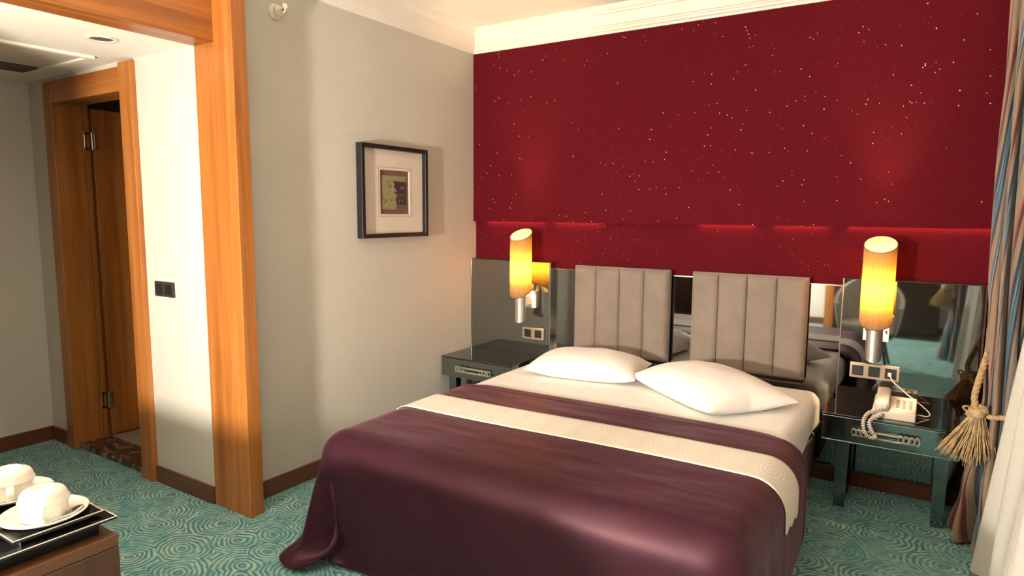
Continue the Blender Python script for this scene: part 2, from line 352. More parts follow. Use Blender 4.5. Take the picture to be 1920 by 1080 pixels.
# cornice, mitred all round
prof = [(0, 2.43), (.010, 2.43), (.014, 2.440), (.026, 2.446), (.028, 2.456), (.036, 2.460), (.038, 2.466), (.046, 2.470), (.056, 2.528), (.066, 2.530), (.070, 2.540), (.078, 2.546), (.090, 2.568), (.090, 2.57)]
bm = B(); rings = []
for o_, z in prof:
    rings.append([bm.verts.new(p) for p in ((o_, -o_, z), (XR - o_, -o_, z), (XR - o_, YN + o_, z), (o_, YN + o_, z))])
for a, b in zip(rings, rings[1:]):
    for k in range(4): bm.faces.new((a[k], a[(k + 1) % 4], b[(k + 1) % 4], b[k]))
obj('trim_1', bm, 'crown', label='cream stepped plaster cornice round the bedroom ceiling', cat='cornice', **ST)
obj('baseboard_left', boxes((0, -1.835, 0, .014, -.03, .085, .003), (0, YN, 0, .014, YH2 - .07, .085, .003)), 'base_y', label='dark wood baseboard below the framed picture wall', cat='baseboard', **ST)
obj('baseboard_hall', boxes((-.625, YH - .014, 0, -.133, YH, .085, .003), (XE, YH - .014, 0, -1.55, YH, .085, .003)), 'base_x', label='dark wood baseboard along the hall wall under the switch', cat='baseboard', **ST)
obj('baseboard_entry', boxes((XE, YH2, 0, XE + .014, YH - .014, .085, .003)), 'base_y', label='dark wood baseboard at the far left end of the hall', cat='baseboard', **ST)
obj('baseboard_back', boxes((.02, .016, 0, XR, .03, .085, .003)), 'base_x', label='dark wood baseboard under the red wall', cat='baseboard', **ST)
obj('baseboard_near', boxes((.02, YN, 0, XR, YN + .014, .085, .003)), 'base_x', label='dark wood baseboard at the near wall', cat='baseboard', **ST)
# portal
pt = thing('trim_2', 'orange wood portal framing the opening to the hall', 'door frame', (0, -1.87, 0), kind='structure')
obj('post', bx(-.133, .138, -1.905, -1.835, 0, 2.43, .003), 'wood_z', pt)
obj('post', bx(-.133, .138, YH2 - .07, YH2, 0, 2.43, .003), 'wood_z', pt)
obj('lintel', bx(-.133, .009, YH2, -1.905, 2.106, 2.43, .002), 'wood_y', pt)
# bathroom door
dr = thing('door_1', 'open orange wood bathroom door in its frame', 'door', (-1.1, -1.9, 0), kind='structure')
obj('casing', bx(-1.55, -1.455, -1.924, -1.9, 0, 2.085, .003), 'wood_z', dr)
obj('casing', bx(-.735, -.628, -1.928, -1.9, 0, 2.102, .003), 'wood_z', dr)
obj('casing_head', bx(-1.455, -.735, -1.922, -1.9, 1.968, 2.085, .003), 'wood_x', dr)
obj('jamb', bx(-1.5, -1.462, -1.899, -1.765, 0, 2.02, .002), 'wood_z', dr)
obj('jamb', bx(-1.5, -1.468, -1.760, -1.732, 0, 2.02, .002), 'wood_z', dr)
obj('jamb', bx(-.742, -.70, -1.899, -1.732, 0, 2.02, .002), 'wood_z', dr)
obj('jamb_head', bx(-1.462, -.742, -1.899, -1.765, 1.975, 2.02, .002), 'wood_x', dr)
obj('jamb_stop', bx(-1.468, -.742, -1.760, -1.732, 1.99, 2.02, .002), 'wood_x', dr)
lf = obj('leaf', bx(-1.505, -1.462, -1.718, -.96, .032, 1.965, .003), 'wood_z', dr)
for z in (1.78, .255):
    hg = obj('hinge', boxes((-1.469, -1.766, z - .05, -1.459, -1.752, z + .05, .002), (-1.469, -1.766, z + .035, -1.459, -1.734, z + .05, .002), (-1.469, -1.766, z - .05, -1.459, -1.734, z - .035, .002), (-1.463, -1.712, z - .045, -1.458, -1.698, z + .045, .001)), 'steel', dr)
    obj('knuckle', tube([(-1.457, -1.725, z - .05), (-1.457, -1.725, z + .05)], .007, 10), 'steel', hg, True, angle=40)
obj('threshold', bx(-1.462, -.742, -1.899, -1.73, 0, .034, .006), 'marble', dr, label='veined brown marble threshold')
# ================================================================= BEDROOM LARGE THINGS
# --- mirrors behind the bed
def side_mirror(x0, x1, label):
    t = thing('mirror_panel', label, 'mirror', ((x0 + x1) / 2, 0, .10), 'grey mirror panels behind the bed')
    obj('backing', bx(x0 + .004, x1 - .004, -.022, .029, .10, 1.072), 'black', t)
    obj('glass', bx(x0 + .006, x1 - .006, -.032, -.0225, .102, 1.070), 'mirror', t)
    obj('edge_strip', bx(x0, x0 + .006, -.034, .029, .10, 1.074, .001), 'chrome', t)
    obj('edge_strip', bx(x1 - .006, x1, -.034, .029, .10, 1.074, .001), 'chrome', t)
    obj('edge_strip', bx(x0 + .006, x1 - .006, -.034, .029, 1.0705, 1.074, .001), 'hb_back', t)
side_mirror(.002, .63, 'grey mirror panel behind the bedside table by the picture wall')
side_mirror(2.296, 2.885, 'dark mirror panel behind the telephone table beside the striped drape')
t = thing('mirror_panel', 'long mirror panel behind the two padded headboard cushions', 'mirror', (1.46, 0, .10), 'grey mirror panels behind the bed')
obj('glass', bx(.631, 2.295, .012, .029, .10, 1.028), 'mirror', t)
obj('edge_strip', bx(.631, 2.295, .006, .029, 1.0285, 1.036, .001), 'chrome', t)
# --- headboard cushions
def headboard(x0, x1, label):
    t = thing('headboard_cushion', label, 'headboard', ((x0 + x1) / 2, 0, .505), 'padded headboard cushions')
    obj('backboard', bx(x0 + .006, x1 - .004, -.012, .0055, .512, 1.05, .002), 'hb_back', t)
    obj('wood_strip', bx(x0 + .02, x1 - .01, -.03, .005, .5035, .5115, .001), 'hb_strip', t)
    w = (x1 - x0) / 4
    for k in range(4):
        a = x0 + k * w + .0004; b = a + w - .0008
        bm = B(); n, m_ = 14, 26
        def f(u, v):
            x = a + (b - a) * u; z = .528 + (1.066 - .528) * v
            eu = min(u, 1 - u) * (b - a); ev = min(v, 1 - v) * (1.066 - .528)
            ru, rv = .022, .03
            if k == 0 and u < .5 or k == 3 and u > .5: ru = .03
            du = 1 - math.sqrt(max(0, 1 - (1 - min(eu, ru) / ru) ** 2)); dv = 1 - math.sqrt(max(0, 1 - (1 - min(ev, rv) / rv) ** 2))
            edge_deep = .046 if (k == 0 and u < .5 or k == 3 and u > .5) else .018
            d = .064 - max(du * edge_deep, dv * .046) + .003 * math.sin(math.pi * u)
            return Vector((x, -.012 - d + .014, z))
        us = [0, .01, .03, .07, .13, .2, .3, .42, .5, .58, .7, .8, .87, .93, .97, .99, 1]
        vs = [0, .004, .012, .025, .045, .07, .15, .3, .5, .7, .85, .93, .955, .975, .988, .996, 1]
        V = [[bm.verts.new(f(u, v)) for v in vs] for u in us]
        for i in range(len(us) - 1):
            for j in range(len(vs) - 1): bm.faces.new((V[i][j], V[i + 1][j], V[i + 1][j + 1], V[i][j + 1]))
        # closed back
        bk = {}
        ring = [V[i][0] for i in range(len(us))] + [V[-1][j] for j in range(1, len(vs))] + [V[i][-1] for i in range(len(us) - 2, -1, -1)] + [V[0][j] for j in range(len(vs) - 2, 0, -1)]
        back = [bm.verts.new((v.co.x, -.0125, v.co.z)) for v in ring]
        for i in range(len(ring)): bm.faces.new((ring[i], ring[(i + 1) % len(ring)], back[(i + 1) % len(ring)], back[i]))
        bm.faces.new(back)
        obj('padded_channel', bm, 'velour', t, True, angle=60)
headboard(.803, 1.412, 'taupe padded headboard cushion nearer the picture wall')
headboard(1.538, 2.142, 'taupe padded headboard cushion nearer the telephone table')
# --- bed
MX0, MX1, MY0, MY1, MZ = .66, 2.235, -1.93, -.075, .50
bed = thing('bed', 'double bed with white fitted sheet against the mirror', 'bed', ((MX0 + MX1) / 2, -1, 0))
obj('base', bx(MX0 + .015, MX1 - .015, MY0 + .02, MY1 - .0, .07, .285, .02), 'bedbase', bed, True, angle=40)
for x in (MX0 + .12, MX1 - .12):
    for y in (MY0 + .15, MY1 - .15): obj('leg', lathe([(0, 0), (.022, 0), (.03, .07), (0, .07)], (x, y, 0), 14), 'black', bed)
def roundbox(lo, hi, r, n=6, wob=None, puff=0):
    """rounded box with wobble (world coords)"""
    bm = box(B(), lo, hi, r, n); bmesh.ops.subdivide_edges(bm, edges=[e for e in bm.edges if e.calc_length() > .15], cuts=14, use_grid_fill=True)
    if wob:
        for v in bm.verts: v.co += wob(v.co)
    return bm
from mathutils import noise as MN
def sheetwob(c):
    d = Vector((0, 0, 0))
    if c.x > MX1 - .03 and c.z < MZ - .02:
        d.x += .006 * math.sin(c.y * 42 + 5 * c.z) + .008 * MN.noise(Vector((c.y * 8, c.z * 6, 1)))
    if c.z > MZ - .01: d.z += .004 * MN.noise(Vector((c.x * 4, c.y * 4, 3)))
    return d
obj('mattress', bx(MX0 + .012, MX1 - .012, MY0 + .012, MY1 - .012, .287, MZ - .012, .05, 5), 'sheet', bed, True)
obj('fitted_sheet', roundbox((MX0, MY0, .30), (MX1, MY1, MZ), .055, 5, sheetwob), 'sheet', bed, True)
# --- bedspread: small cloth solve over the mattress (verlet, box collision)
AL, AR, HY = -1.215, 1.175, 1.405
HX = AR - AL
def drape():
    dx = .026; HWX = .745; LTOP = 1.03
    hx, hy = HX, HY                       # across, along
    nx, ny = int(hx / dx) + 1, int(hy / dx) + 1
    cx = (MX0 + MX1) / 2 + .025; y_head = -.975
    a = np.linspace(AL, AR, nx); b = np.linspace(0, hy, ny)
    P = np.zeros((nx, ny, 3)); P[..., 0] = cx + a[:, None]; P[..., 1] = y_head - b[None, :]; P[..., 2] = MZ + .03
    P[..., 1] += .012 * np.sin(a[:, None] * 3.1 + .7)
    P += rng.normal(0, .0008, P.shape)
    aa = np.abs(a)[:, None]; bb = b[None, :]
    valid = (aa <= HWX) | (bb <= LTOP + .02) | ((bb < LTOP + .30) & (np.hypot(np.maximum(0, aa - .76), bb - LTOP) < .365))
    V = np.zeros_like(P); dt = 1 / 60.
    cons = []; hx_, hy_ = hx, hy
    for (i, j, st) in ((1, 0, 1), (0, 1, 1), (1, 1, .6), (1, -1, .6), (2, 0, .35), (0, 2, .35), (4, 0, .12), (0, 4, .12)):
        if j >= 0: A = (slice(0, nx - i), slice(0, ny - j)); C = (slice(i, nx), slice(j, ny))
        else: A = (slice(0, nx - i), slice(-j, ny)); C = (slice(i, nx), slice(0, ny + j))
        L = np.hypot(i * (hx / (nx - 1)), j * (hy / (ny - 1))); wv = (valid[A] & valid[C]); mid = ~((np.minimum(aa + 0 * bb, 9)[A] > HWX) ^ (np.minimum(aa + 0 * bb, 9)[C] > HWX)) | (np.maximum((bb + 0 * aa)[A], (bb + 0 * aa)[C]) <= LTOP); cons.append((A, C, L, st * (wv & mid)[..., None]))
    lo = np.array([MX0 - .02, MY0 - .02, .02]); hi = np.array([MX1 + .06, 0.2, MZ]); r = .09; off = .016
    c0 = lo + r; c1 = hi - r
    def collide(Q, Pold):
        q = np.clip(Q, c0, c1); d = Q - q; n = np.linalg.norm(d, axis=-1)
        R = r + off; inside_core = n < 1e-9
        hit = (n < R) & ~inside_core
        nn = d / np.maximum(n, 1e-9)[..., None]
        Q2 = np.where(hit[..., None], q + nn * R, Q)
        fr = (Q2 - Pold); tang = fr - nn * np.sum(fr * nn, -1, keepdims=True)
        Q2 = np.where(hit[..., None], Q2 - .5 * tang, Q2)
        if inside_core.any(): Q2[inside_core, 2] = MZ + off
        fl = Q2[..., 2] < .012
        Q2[..., 0] = np.where(fl, Pold[..., 0] * .3 + Q2[..., 0] * .7, Q2[..., 0]); Q2[..., 1] = np.where(fl, Pold[..., 1] * .3 + Q2[..., 1] * .7, Q2[..., 1])
        Q2[..., 2] = np.maximum(Q2[..., 2], .012)
        return Q2
    pinned = (np.abs(a) < .7)[:, None] & (b < .85)[None, :]
    for step in range(200):
        V *= (.88 if step < 120 else .94); V[..., 2] -= 9.8 * dt
        Q = P + V * dt
        for it in range(18):
            D = np.zeros_like(Q); Wt = np.zeros(Q.shape[:2] + (1,))
            for A, C, L, st in cons:
                d = Q[C] - Q[A]; n = np.linalg.norm(d, axis=-1, keepdims=True)
                c = d * (.5 * st * (1 - L / np.maximum(n, 1e-9)))
                D[A] += c; D[C] -= c; Wt[A] += st; Wt[C] += st
            Q = Q + D / np.maximum(Wt, 1e-9) * 2.9
            Q[pinned, :2] = P[pinned, :2]
            if it % 3 == 2: Q = collide(Q, P)
        Q = collide(Q, P)
        V = np.clip((Q - P) / dt, -3, 3); P = Q
    for k in range(5):                        # gentle smoothing
        Q = P.copy(); Q[1:-1, 1:-1] = .5 * P[1:-1, 1:-1] + .125 * (P[2:, 1:-1] + P[:-2, 1:-1] + P[1:-1, 2:] + P[1:-1, :-2])
        P = collide(Q, Q)
    return P, valid
CL, CV = drape(); NX, NY = CL.shape[:2]
def cl_sample(i, j):
    i = min(max(i, 0), NX - 1.001); j = min(max(j, 0), NY - 1.001); a, b = int(i), int(j); u, v = i - a, j - b
    return Vector((CL[a, b] * (1 - u) * (1 - v) + CL[a + 1, b] * u * (1 - v) + CL[a, b + 1] * (1 - u) * v + CL[a + 1, b + 1] * u * v))
def cl_normal(i, j):
    n = (cl_sample(i + .6, j) - cl_sample(i - .6, j)).cross(cl_sample(i, j - .6) - cl_sample(i, j + .6)); return n.normalized()
ha, hb = HX / (NX - 1), HY / (NY - 1)
bm = B(); VV = [[bm.verts.new(CL[i, j]) for j in range(NY)] for i in range(NX)]
for i in range(NX - 1):
    for j in range(NY - 1):
        if CV[i, j] and CV[i + 1, j] and CV[i, j + 1] and CV[i + 1, j + 1]:
            if j * hb < 1.03 or not ((abs(AL + i * ha) > .745) ^ (abs(AL + (i + 1) * ha) > .745)): bm.faces.new((VV[i][j], VV[i + 1][j], VV[i + 1][j + 1], VV[i][j + 1]))
bmesh.ops.delete(bm, geom=[v for v in bm.verts if not v.link_faces], context='VERTS')
for k in range(14):                           # even out the stepped cut of the corner flaps
    new = {}
    for v in bm.verts:
        nb = [e.other_vert(v) for e in v.link_edges if e.is_boundary]
        if len(nb) == 2: new[v] = v.co * .5 + (nb[0].co + nb[1].co) * .25
    for v, c in new.items(): v.co = c
sp = thing('bedspread', 'plum satin bedspread draped over the foot of the bed', 'bedspread', ((MX0 + MX1) / 2, -1.5, 0))
cs = obj('spread', bm, 'satin', sp, True)
md = cs.modifiers.new('sub', 'SUBSURF'); md.levels = 1; md.render_levels = 1
md = cs.modifiers.new('sol', 'SOLIDIFY'); md.thickness = .006; md.offset = 0
cell = HX / (NX - 1)
for pts in ([(i, .065 / cell) for i in np.arange(1, NX - 1, .5)], [(i, NY - 1 - .065 / cell) for i in np.arange((-.72 - AL) / cell, (.72 - AL) / cell, .5)]):
    obj('hem_seam', tube([cl_sample(i, j) + cl_normal(i, j) * .0035 for i, j in pts], .0016, 5), 'satin', sp, True)
# --- lace runner follows the spread
i0, i1 = (-1.0 - AL) / cell, (.96 - AL) / cell
def runner(u, v):
    i = i0 + (i1 - i0) * u
    j = (.275 + .012 * math.sin(u * 5)) / cell + v * .235 / cell
    if u > .985: i += (.22 * math.sin(v * 16) - .9 * v + .4) * (u - .985) / .015
    return cl_sample(i, j) + cl_normal(i, j) * .0085
bm = grid(runner, 150, 16, uv=lambda u, v: (u * 15, v))
rn = obj('bed_runner', bm, 'lace', None, True, label='ivory lace runner laid across the plum bedspread', cat='bed runner')
md = rn.modifiers.new('sol', 'SOLIDIFY'); md.thickness = .003
# --- pillows
def pillow(label, c, rz, L, Wd, H, seed, tilt=(0, 0)):
    def f(u, v):
        # closed surface: u around the rim section, v = top/bottom handled by sign
        return None
    bm = B(); n, m_ = 44, 34
    tops = {}
    for side in (1, -1):
        for i in range(n + 1):
            for j in range(m_ + 1):
                edge = i in (0, n) or j in (0, m_)
                if side == -1 and edge: tops[(side, i, j)] = tops[(1, i, j)]; continue
                s, t_ = -1 + 2 * i / n, -1 + 2 * j / m_
                s = math.sin(s * math.pi / 2) * .35 + s * .65; t_ = math.sin(t_ * math.pi / 2) * .35 + t_ * .65
                x = s * L / 2 * (1 - .09 * (1 - s * s * 0) * (1 - abs(t_)) ** 1.0 * abs(s) ** 6) ; y = t_ * Wd / 2 * (1 - .10 * (1 - abs(s)) * abs(t_) ** 6)
                h = max(0, (1 - abs(s) ** 2.6)) ** .55 * max(0, (1 - abs(t_) ** 2.4)) ** .6
                wr = .006 * MN.noise(Vector((x * 9 + seed, y * 9, side))) + .010 * MN.noise(Vector((x * 22 + seed, y * 5, side * 2))) * (abs(s) ** 3)
                if side == 1: z = H * (.30 + .70 * h) - H * .30 * (1 - h) * 0 + wr * (h ** .5)
                else: z = H * .30 * (1 - min(1, h * 1.6))
                z = max(z, 0.0) if side == -1 else z
                if edge: z = H * .27 + .004 * math.sin(i * .9 + j * 1.3)
                tops[(side, i, j)] = bm.verts.new((x, y, z))
        for i in range(n):
            for j in range(m_):
                q = [tops[(side, i, j)], tops[(side, i + 1, j)], tops[(side, i + 1, j + 1)], tops[(side, i, j + 1)]]
                bm.faces.new(q if side == 1 else q[::-1])
    rot = Matrix.Translation(Vector(c)) @ Matrix.Rotation(rz, 4, 'Z') @ Matrix.Rotation(tilt[0], 4, 'X') @ Matrix.Rotation(tilt[1], 4, 'Y')
    bmesh.ops.transform(bm, matrix=rot, verts=bm.verts)
    o = obj('pillow', bm, 'pillow', None, True, label=label, cat='pillow', group='white bed pillows')
    md = o.modifiers.new('s', 'SUBSURF'); md.levels = 1; md.render_levels = 1
pillow('white pillow nearer the picture wall, lying square to the headboard', (1.10, -.43, MZ + .004), math.radians(9), .62, .44, .135, 3)
pillow('white pillow nearer the telephone, turned askew on the sheet', (1.79, -.53, MZ + .004), math.radians(-38), .68, .49, .15, 11)
# ================================================================= NIGHTSTANDS
def handle(cx, y, z, parent):
    h = obj('handle', tube([(cx - .125, y - .022, z + .012), (cx + .125, y - .022, z + .012)], .0045, 8), 'acrylic', parent, True, label='clear beaded bar handle')
    obj('bar', tube([(cx - .125, y - .022, z - .014), (cx + .125, y - .022, z - .014)], .0045, 8), 'acrylic', h, True)
    for s in (-1, 1):
        for k in range(4):
            x = cx + s * (.125 - k * .021)
            pts = [(x + .009 * math.cos(q), y - .022, z + .018 * math.sin(q)) for q in np.linspace(0, 2 * math.pi, 17)]
            obj('ring', tube(pts, .0030, 6), 'acrylic', h, True)
        obj('mount', tube([(cx + s * .1, y - .022, z), (cx + s * .1, y, z)], .006, 8), 'chrome', h, True)
def nightstand(x0, x1, yf, label, legs_in):
    t = thing('nightstand', label, 'bedside table', ((x0 + x1) / 2, (yf - .03) / 2, 0), 'mirrored bedside tables')
    obj('top', bx(x0, x1, yf, -.036, .452, .460, .001), 'mirror_dark', t, label='dark glass top')
    obj('carcass', bx(x0 + .005, x1 - .005, yf + .016, -.036, .338, .4515), 'mirror_panel', t)
    d = obj('drawer_front', bx(x0 + .003, x1 - .003, yf + .002, yf + .0155, .336, .449, .0015), 'mirror_panel', t)
    obj('lower_edge', bx(x0 + .003, x1 - .003, yf + .002, yf + .0155, .3305, .3355, .001), 'chrome', t)
    handle((x0 + x1) / 2 - .01, yf + .002, .392, d)
    for lx in legs_in:
        for ly in (yf + .03, -.10):
            bm = bx(lx, lx + .058, ly, ly + .055, 0, .3375, .001)
            for v in bm.verts:
                if v.co.z < .1: v.co.x = lx + .029 + (v.co.x - lx - .029) * .8; v.co.y = ly + .0275 + (v.co.y - ly - .0275) * .8
            obj('leg', bm, 'mirror_panel', t)
nightstand(.012, .558, -.372, 'mirrored bedside table beside the picture wall', (.05, .46))
nightstand(2.272, 2.820, -.325, 'mirrored bedside table carrying the telephone', (2.334, 2.728))
# ================================================================= BEDSIDE LAMPS
def bedside_lamp(cx, label):
    cy = -.145
    t = thing('wall_lamp', label, 'lamp', (cx, cy, .69), 'bedside wall lamps')
    r = .069; tan = .52
    def cut(z0, z1, rad, bm=None, closed_b=False, tanb=tan):
        bm = bm or B(); n = 48; zs = 14; rr = []
        for j in range(zs + 1):
            row = []
            for k in range(n):
                a = 2 * math.pi * k / n; x, y = rad * math.cos(a), rad * math.sin(a)
                row.append(bm.verts.new((cx + x, cy + y, z0 + tanb * y + (z1 - z0 + (tan - tanb) * y) * j / zs)))
            rr.append(row)
        for p, q in zip(rr, rr[1:]):
            for k in range(n): bm.faces.new((p[k], p[(k + 1) % n], q[(k + 1) % n], q[k]))
        if closed_b: bm.faces.new(rr[0][::-1])
        return bm
    obj('shade', cut(.888, 1.250, r), 'shade', t, True, label='ochre fabric cylinder shade cut at a slant')
    for zz, nm in ((.888, 'lower_rim'), (1.250, 'upper_rim')):
        pts = [(cx + r * math.cos(q), cy + r * math.sin(q), zz + tan * r * math.sin(q)) for q in np.linspace(0, 2 * math.pi, 49)]
        obj(nm, tube(pts, .0018, 6), 'graphite' if zz < 1 else 'shade', t, True)
    bm = cut(.708, .905, .0355, None, True, .45)
    obj('stem', bm, 'alu', t, True, angle=40, label='brushed aluminium tube')
    obj('holder', lathe([(0, .90), (.0355, .90), (.0355, .925), (.018, .93), (.018, .985), (0, .985)], (cx, cy, 0), 24), 'alu', t, True, angle=40)
    obj('bulb', lathe([(0, .985), (.012, .99), (.017, 1.02), (.020, 1.045), (.017, 1.065), (.010, 1.075), (0, 1.078)], (cx, cy, 0), 20), 'bulb', t, True)
    obj('wall_plate', bx(cx - .055, cx + .055, -.052, -.0325, .775, .885, .003), 'white_pl', t)
    obj('arm', bx(cx - .025, cx + .025, cy + .03, -.0525, .80, .86, .003), 'white_pl', t)
    for s in (-1, 1): obj('screw', lathe([(0, 0), (.006, 0), (.006, .004), (.003, .006), (0, .006)], seg=12, M4=Matrix.Translation((cx + s * .043, -.052, .83)) @ Matrix.Rotation(math.pi / 2, 4, 'X')), 'chrome', t)
bedside_lamp(.475, 'lit ochre wall lamp beside the picture wall corner')
bedside_lamp(2.456, 'lit ochre wall lamp above the telephone')
# ================================================================= SOCKETS, SWITCH
def sockets(x0, x1, z0, z1, n, label):
    t = thing('socket_plate', label, 'socket', ((x0 + x1) / 2, -.035, z0))
    obj('plate', bx(x0, x1, -.042, -.0325, z0, z1, .002), 'plate', t)
    w = (x1 - x0) / n; s = (z1 - z0) * .68
    for k in range(n):
        c = x0 + w * (k + .5); zc = (z0 + z1) / 2
        md_ = obj('insert', bx(c - s / 2, c + s / 2, -.0445, -.0421, zc - s / 2, zc + s / 2, .001), 'black', t)
        if (n == 2 and k == 0): obj('contact_ring', tube([(c + .017 * math.cos(q), -.0452, zc + .017 * math.sin(q)) for q in np.linspace(0, 2 * math.pi, 25)], .0016, 5), 'black', md_)
        if n == 3 and k == 2: obj('plug', bx(c - .012, c + .004, -.0555, -.0446, zc - .012, zc + .006, .002), 'phone', md_)
sockets(.428, .586, .568, .643, 2, 'champagne double socket plate over the bedside table by the picture wall')
sockets(2.352, 2.566, .583, .657, 3, 'champagne triple socket plate above the telephone')
sw = thing('light_switch', 'dark double light switch on the hall wall', 'switch', (-.465, -1.905, .973))
obj('plate', bx(-.546, -.386, -1.912, -1.9, .971, 1.045, .003), 'graphite', sw)
for a in (-.531, -.451): obj('rocker', bx(a, a + .053, -1.9155, -1.9121, .984, 1.032, .0015), 'black', sw)
# ================================================================= PICTURE
pc = thing('picture_frame', 'black framed print of an antique column capital', 'picture', (0, -.80, 1.24))
Y0, Y1, Z0, Z1, FW, FD = -1.083, -.532, 1.241, 1.760, .024, .046
for nm, b in (('frame_side', (0.001, Y0, Z0, FD, Y0 + FW, Z1)), ('frame_side', (.001, Y1 - FW, Z0, FD, Y1, Z1)), ('frame_rail', (.001, Y0 + FW, Z0, FD, Y1 - FW, Z0 + FW)), ('frame_rail', (.001, Y0 + FW, Z1 - FW, FD, Y1 - FW, Z1))):
    obj(nm, boxes(b + (.003,)), 'frame', pc)
iy0, iy1, iz0, iz1 = -.918, -.672, 1.374, 1.624
obj('passepartout', boxes((.008, Y0 + FW, Z0 + FW, .019, iy0, Z1 - FW), (.008, iy1, Z0 + FW, .019, Y1 - FW, Z1 - FW), (.008, iy0, Z0 + FW, .019, iy1, iz0), (.008, iy0, iz1, .019, iy1, Z1 - FW)), 'mat', pc)
bm = B(); q = .014
for b in ((iy0 - q, iz0 - q, iy1 + q, iz0 - q + .002), (iy0 - q, iz1 + q, iy1 + q, iz1 + q + .002), (iy0 - q, iz0 - q, iy0 - q + .002, iz1 + q), (iy1 + q, iz0 - q, iy1 + q + .002, iz1 + q + .002)): box(bm, (.0191, b[0], b[1]), (.0197, b[2], b[3]))
obj('mat_groove', bm, 'plate', pc)
obj('inner_mat', boxes((.006, iy0 + .0005, iz0 + .0005, .0095, iy1 - .0005, iz1 - .0005)), 'mat2', pc)
py0, py1, pz0, pz1 = iy0 + .022, iy1 - .022, iz0 + .028, iz1 - .030
pr_ = obj('print', boxes((.0096, py0, pz0, .0125, py1, pz1)), 'print', pc)
def flat(poly, mat, x): obj('column_ink', prism([(py0 + (py1 - py0) * a, pz0 + (pz1 - pz0) * b) for a, b in poly], 'x', x, x + .0003), mat, pr_)
flat([(.44, .845), (.995, .825), (.995, .13), (.58, .13), (.57, .30), (.54, .34), (.575, .38), (.56, .47), (.48, .51), (.52, .54), (.60, .52), (.57, .60), (.50, .63), (.48, .70), (.52, .76), (.47, .80)], 'ink', .0126)
for a, b in ((.60, .34), (.72, .36), (.84, .35), (.66, .18), (.79, .19)): flat([(a, b), (a + .05, b + .02), (a + .07, b + .09), (a + .03, b + .14), (a - .01, b + .08)], 'ink2', .0130)
flat([(.74, .60), (.92, .60), (.90, .70), (.76, .69)], 'ink3', .0130)
flat([(.57, .005), (.995, .005), (.995, .115), (.57, .12)], 'ink3', .0126)
obj('glass', boxes((.030, Y0 + FW - .002, Z0 + FW - .002, .0315, Y1 - FW + .002, Z1 - FW + .002)), 'pane', pc)
# ================================================================= SPRINKLER, DOWNLIGHT, VENT
sk = thing('sprinkler', 'white sidewall fire sprinkler high beside the wooden portal', 'sprinkler', (0, -1.576, 2.313))
MS = Matrix.Translation((0.0005, -1.576, 2.313)) @ Matrix.Rotation(math.pi / 2, 4, 'Y')
obj('escutcheon', lathe([(.0, 0), (.037, 0), (.037, .004), (.032, .009), (.018, .012), (0, .012)], M4=MS, seg=28), 'white_pl', sk, True, angle=50)
obj('body', lathe([(0, .0125), (.020, .0125), (.023, .02), (.023, .034), (.015, .038), (.011, .05), (0, .05)], M4=MS, seg=20), 'white_pl', sk, True, angle=40)
obj('glass_bulb', lathe([(0, .0505), (.0035, .052), (.0035, .066), (0, .068)], M4=MS, seg=10), 'sprbulb', sk, True)
obj('yoke', tube([MS @ Vector(p) for p in ((.012, 0, .048), (.015, 0, .058), (.010, 0, .070), (0, 0, .073), (-.010, 0, .070), (-.015, 0, .058), (-.012, 0, .048))], .0025, 6), 'white_pl', sk, True)
obj('deflector', bx(.074, .077, -1.588, -1.564, 2.318, 2.338, .001), 'white_pl', sk)
dl = thing('downlight', 'unlit recessed downlight in the hall ceiling', 'downlight', (-.372, -2.17, ZH))
obj('ring', lathe([(.043, -.001), (.058, -.001), (.060, -.004), (.056, -.007), (.046, -.006), (.043, -.001)], (-.372, -2.17, ZH), 32), 'white_pl', dl, True, angle=50)
obj('reflector', lathe([(0, -.0006), (.0425, -.0006), (.0425, -.0025), (.03, -.0015), (0, -.0012)], (-.372, -2.17, ZH), 28), 'vent_dark', dl, True)
vt = thing('air_vent', 'cream air vent panel in the hall ceiling', 'air vent', (-1.1, -2.4, ZH))
vx0, vx1, vy0, vy1 = -1.475, -.745, -2.95, -2.022
bm = B()
for lo, hi in (((vx0, vy0), (vx0 + .035, vy1)), ((vx1 - .035, vy0), (vx1, vy1)), ((vx0 + .035, vy1 - .03), (vx1 - .035, vy1)), ((vx0 + .035, vy0), (vx1 - .035, vy0 + .03))):
    box(bm, (lo[0], lo[1], ZH - .014), (hi[0], hi[1], ZH - .0006), .003)
obj('frame', bm, 'crown', vt)
obj('inner_frame', boxes((vx1 - .055, vy0 + .03, ZH - .008, vx1 - .0355, vy1 - .0305, ZH - .0006)), 'crown', vt)
obj('panel', boxes((-1.235, vy0 + .031, ZH - .005, vx1 - .056, vy1 - .031, ZH - .0006)), 'vent', vt)
obj('slot', boxes((vx0 + .036, vy0 + .031, ZH - .003, -1.236, vy1 - .031, ZH - .0006)), 'vent_dark', vt)
for k in range(5):
    x = vx0 + .052 + k * .036; bm = bx(x, x + .004, vy0 + .032, vy1 - .032, ZH - .012, ZH - .0032); obj('louvre', bm, 'vent_dark', vt)
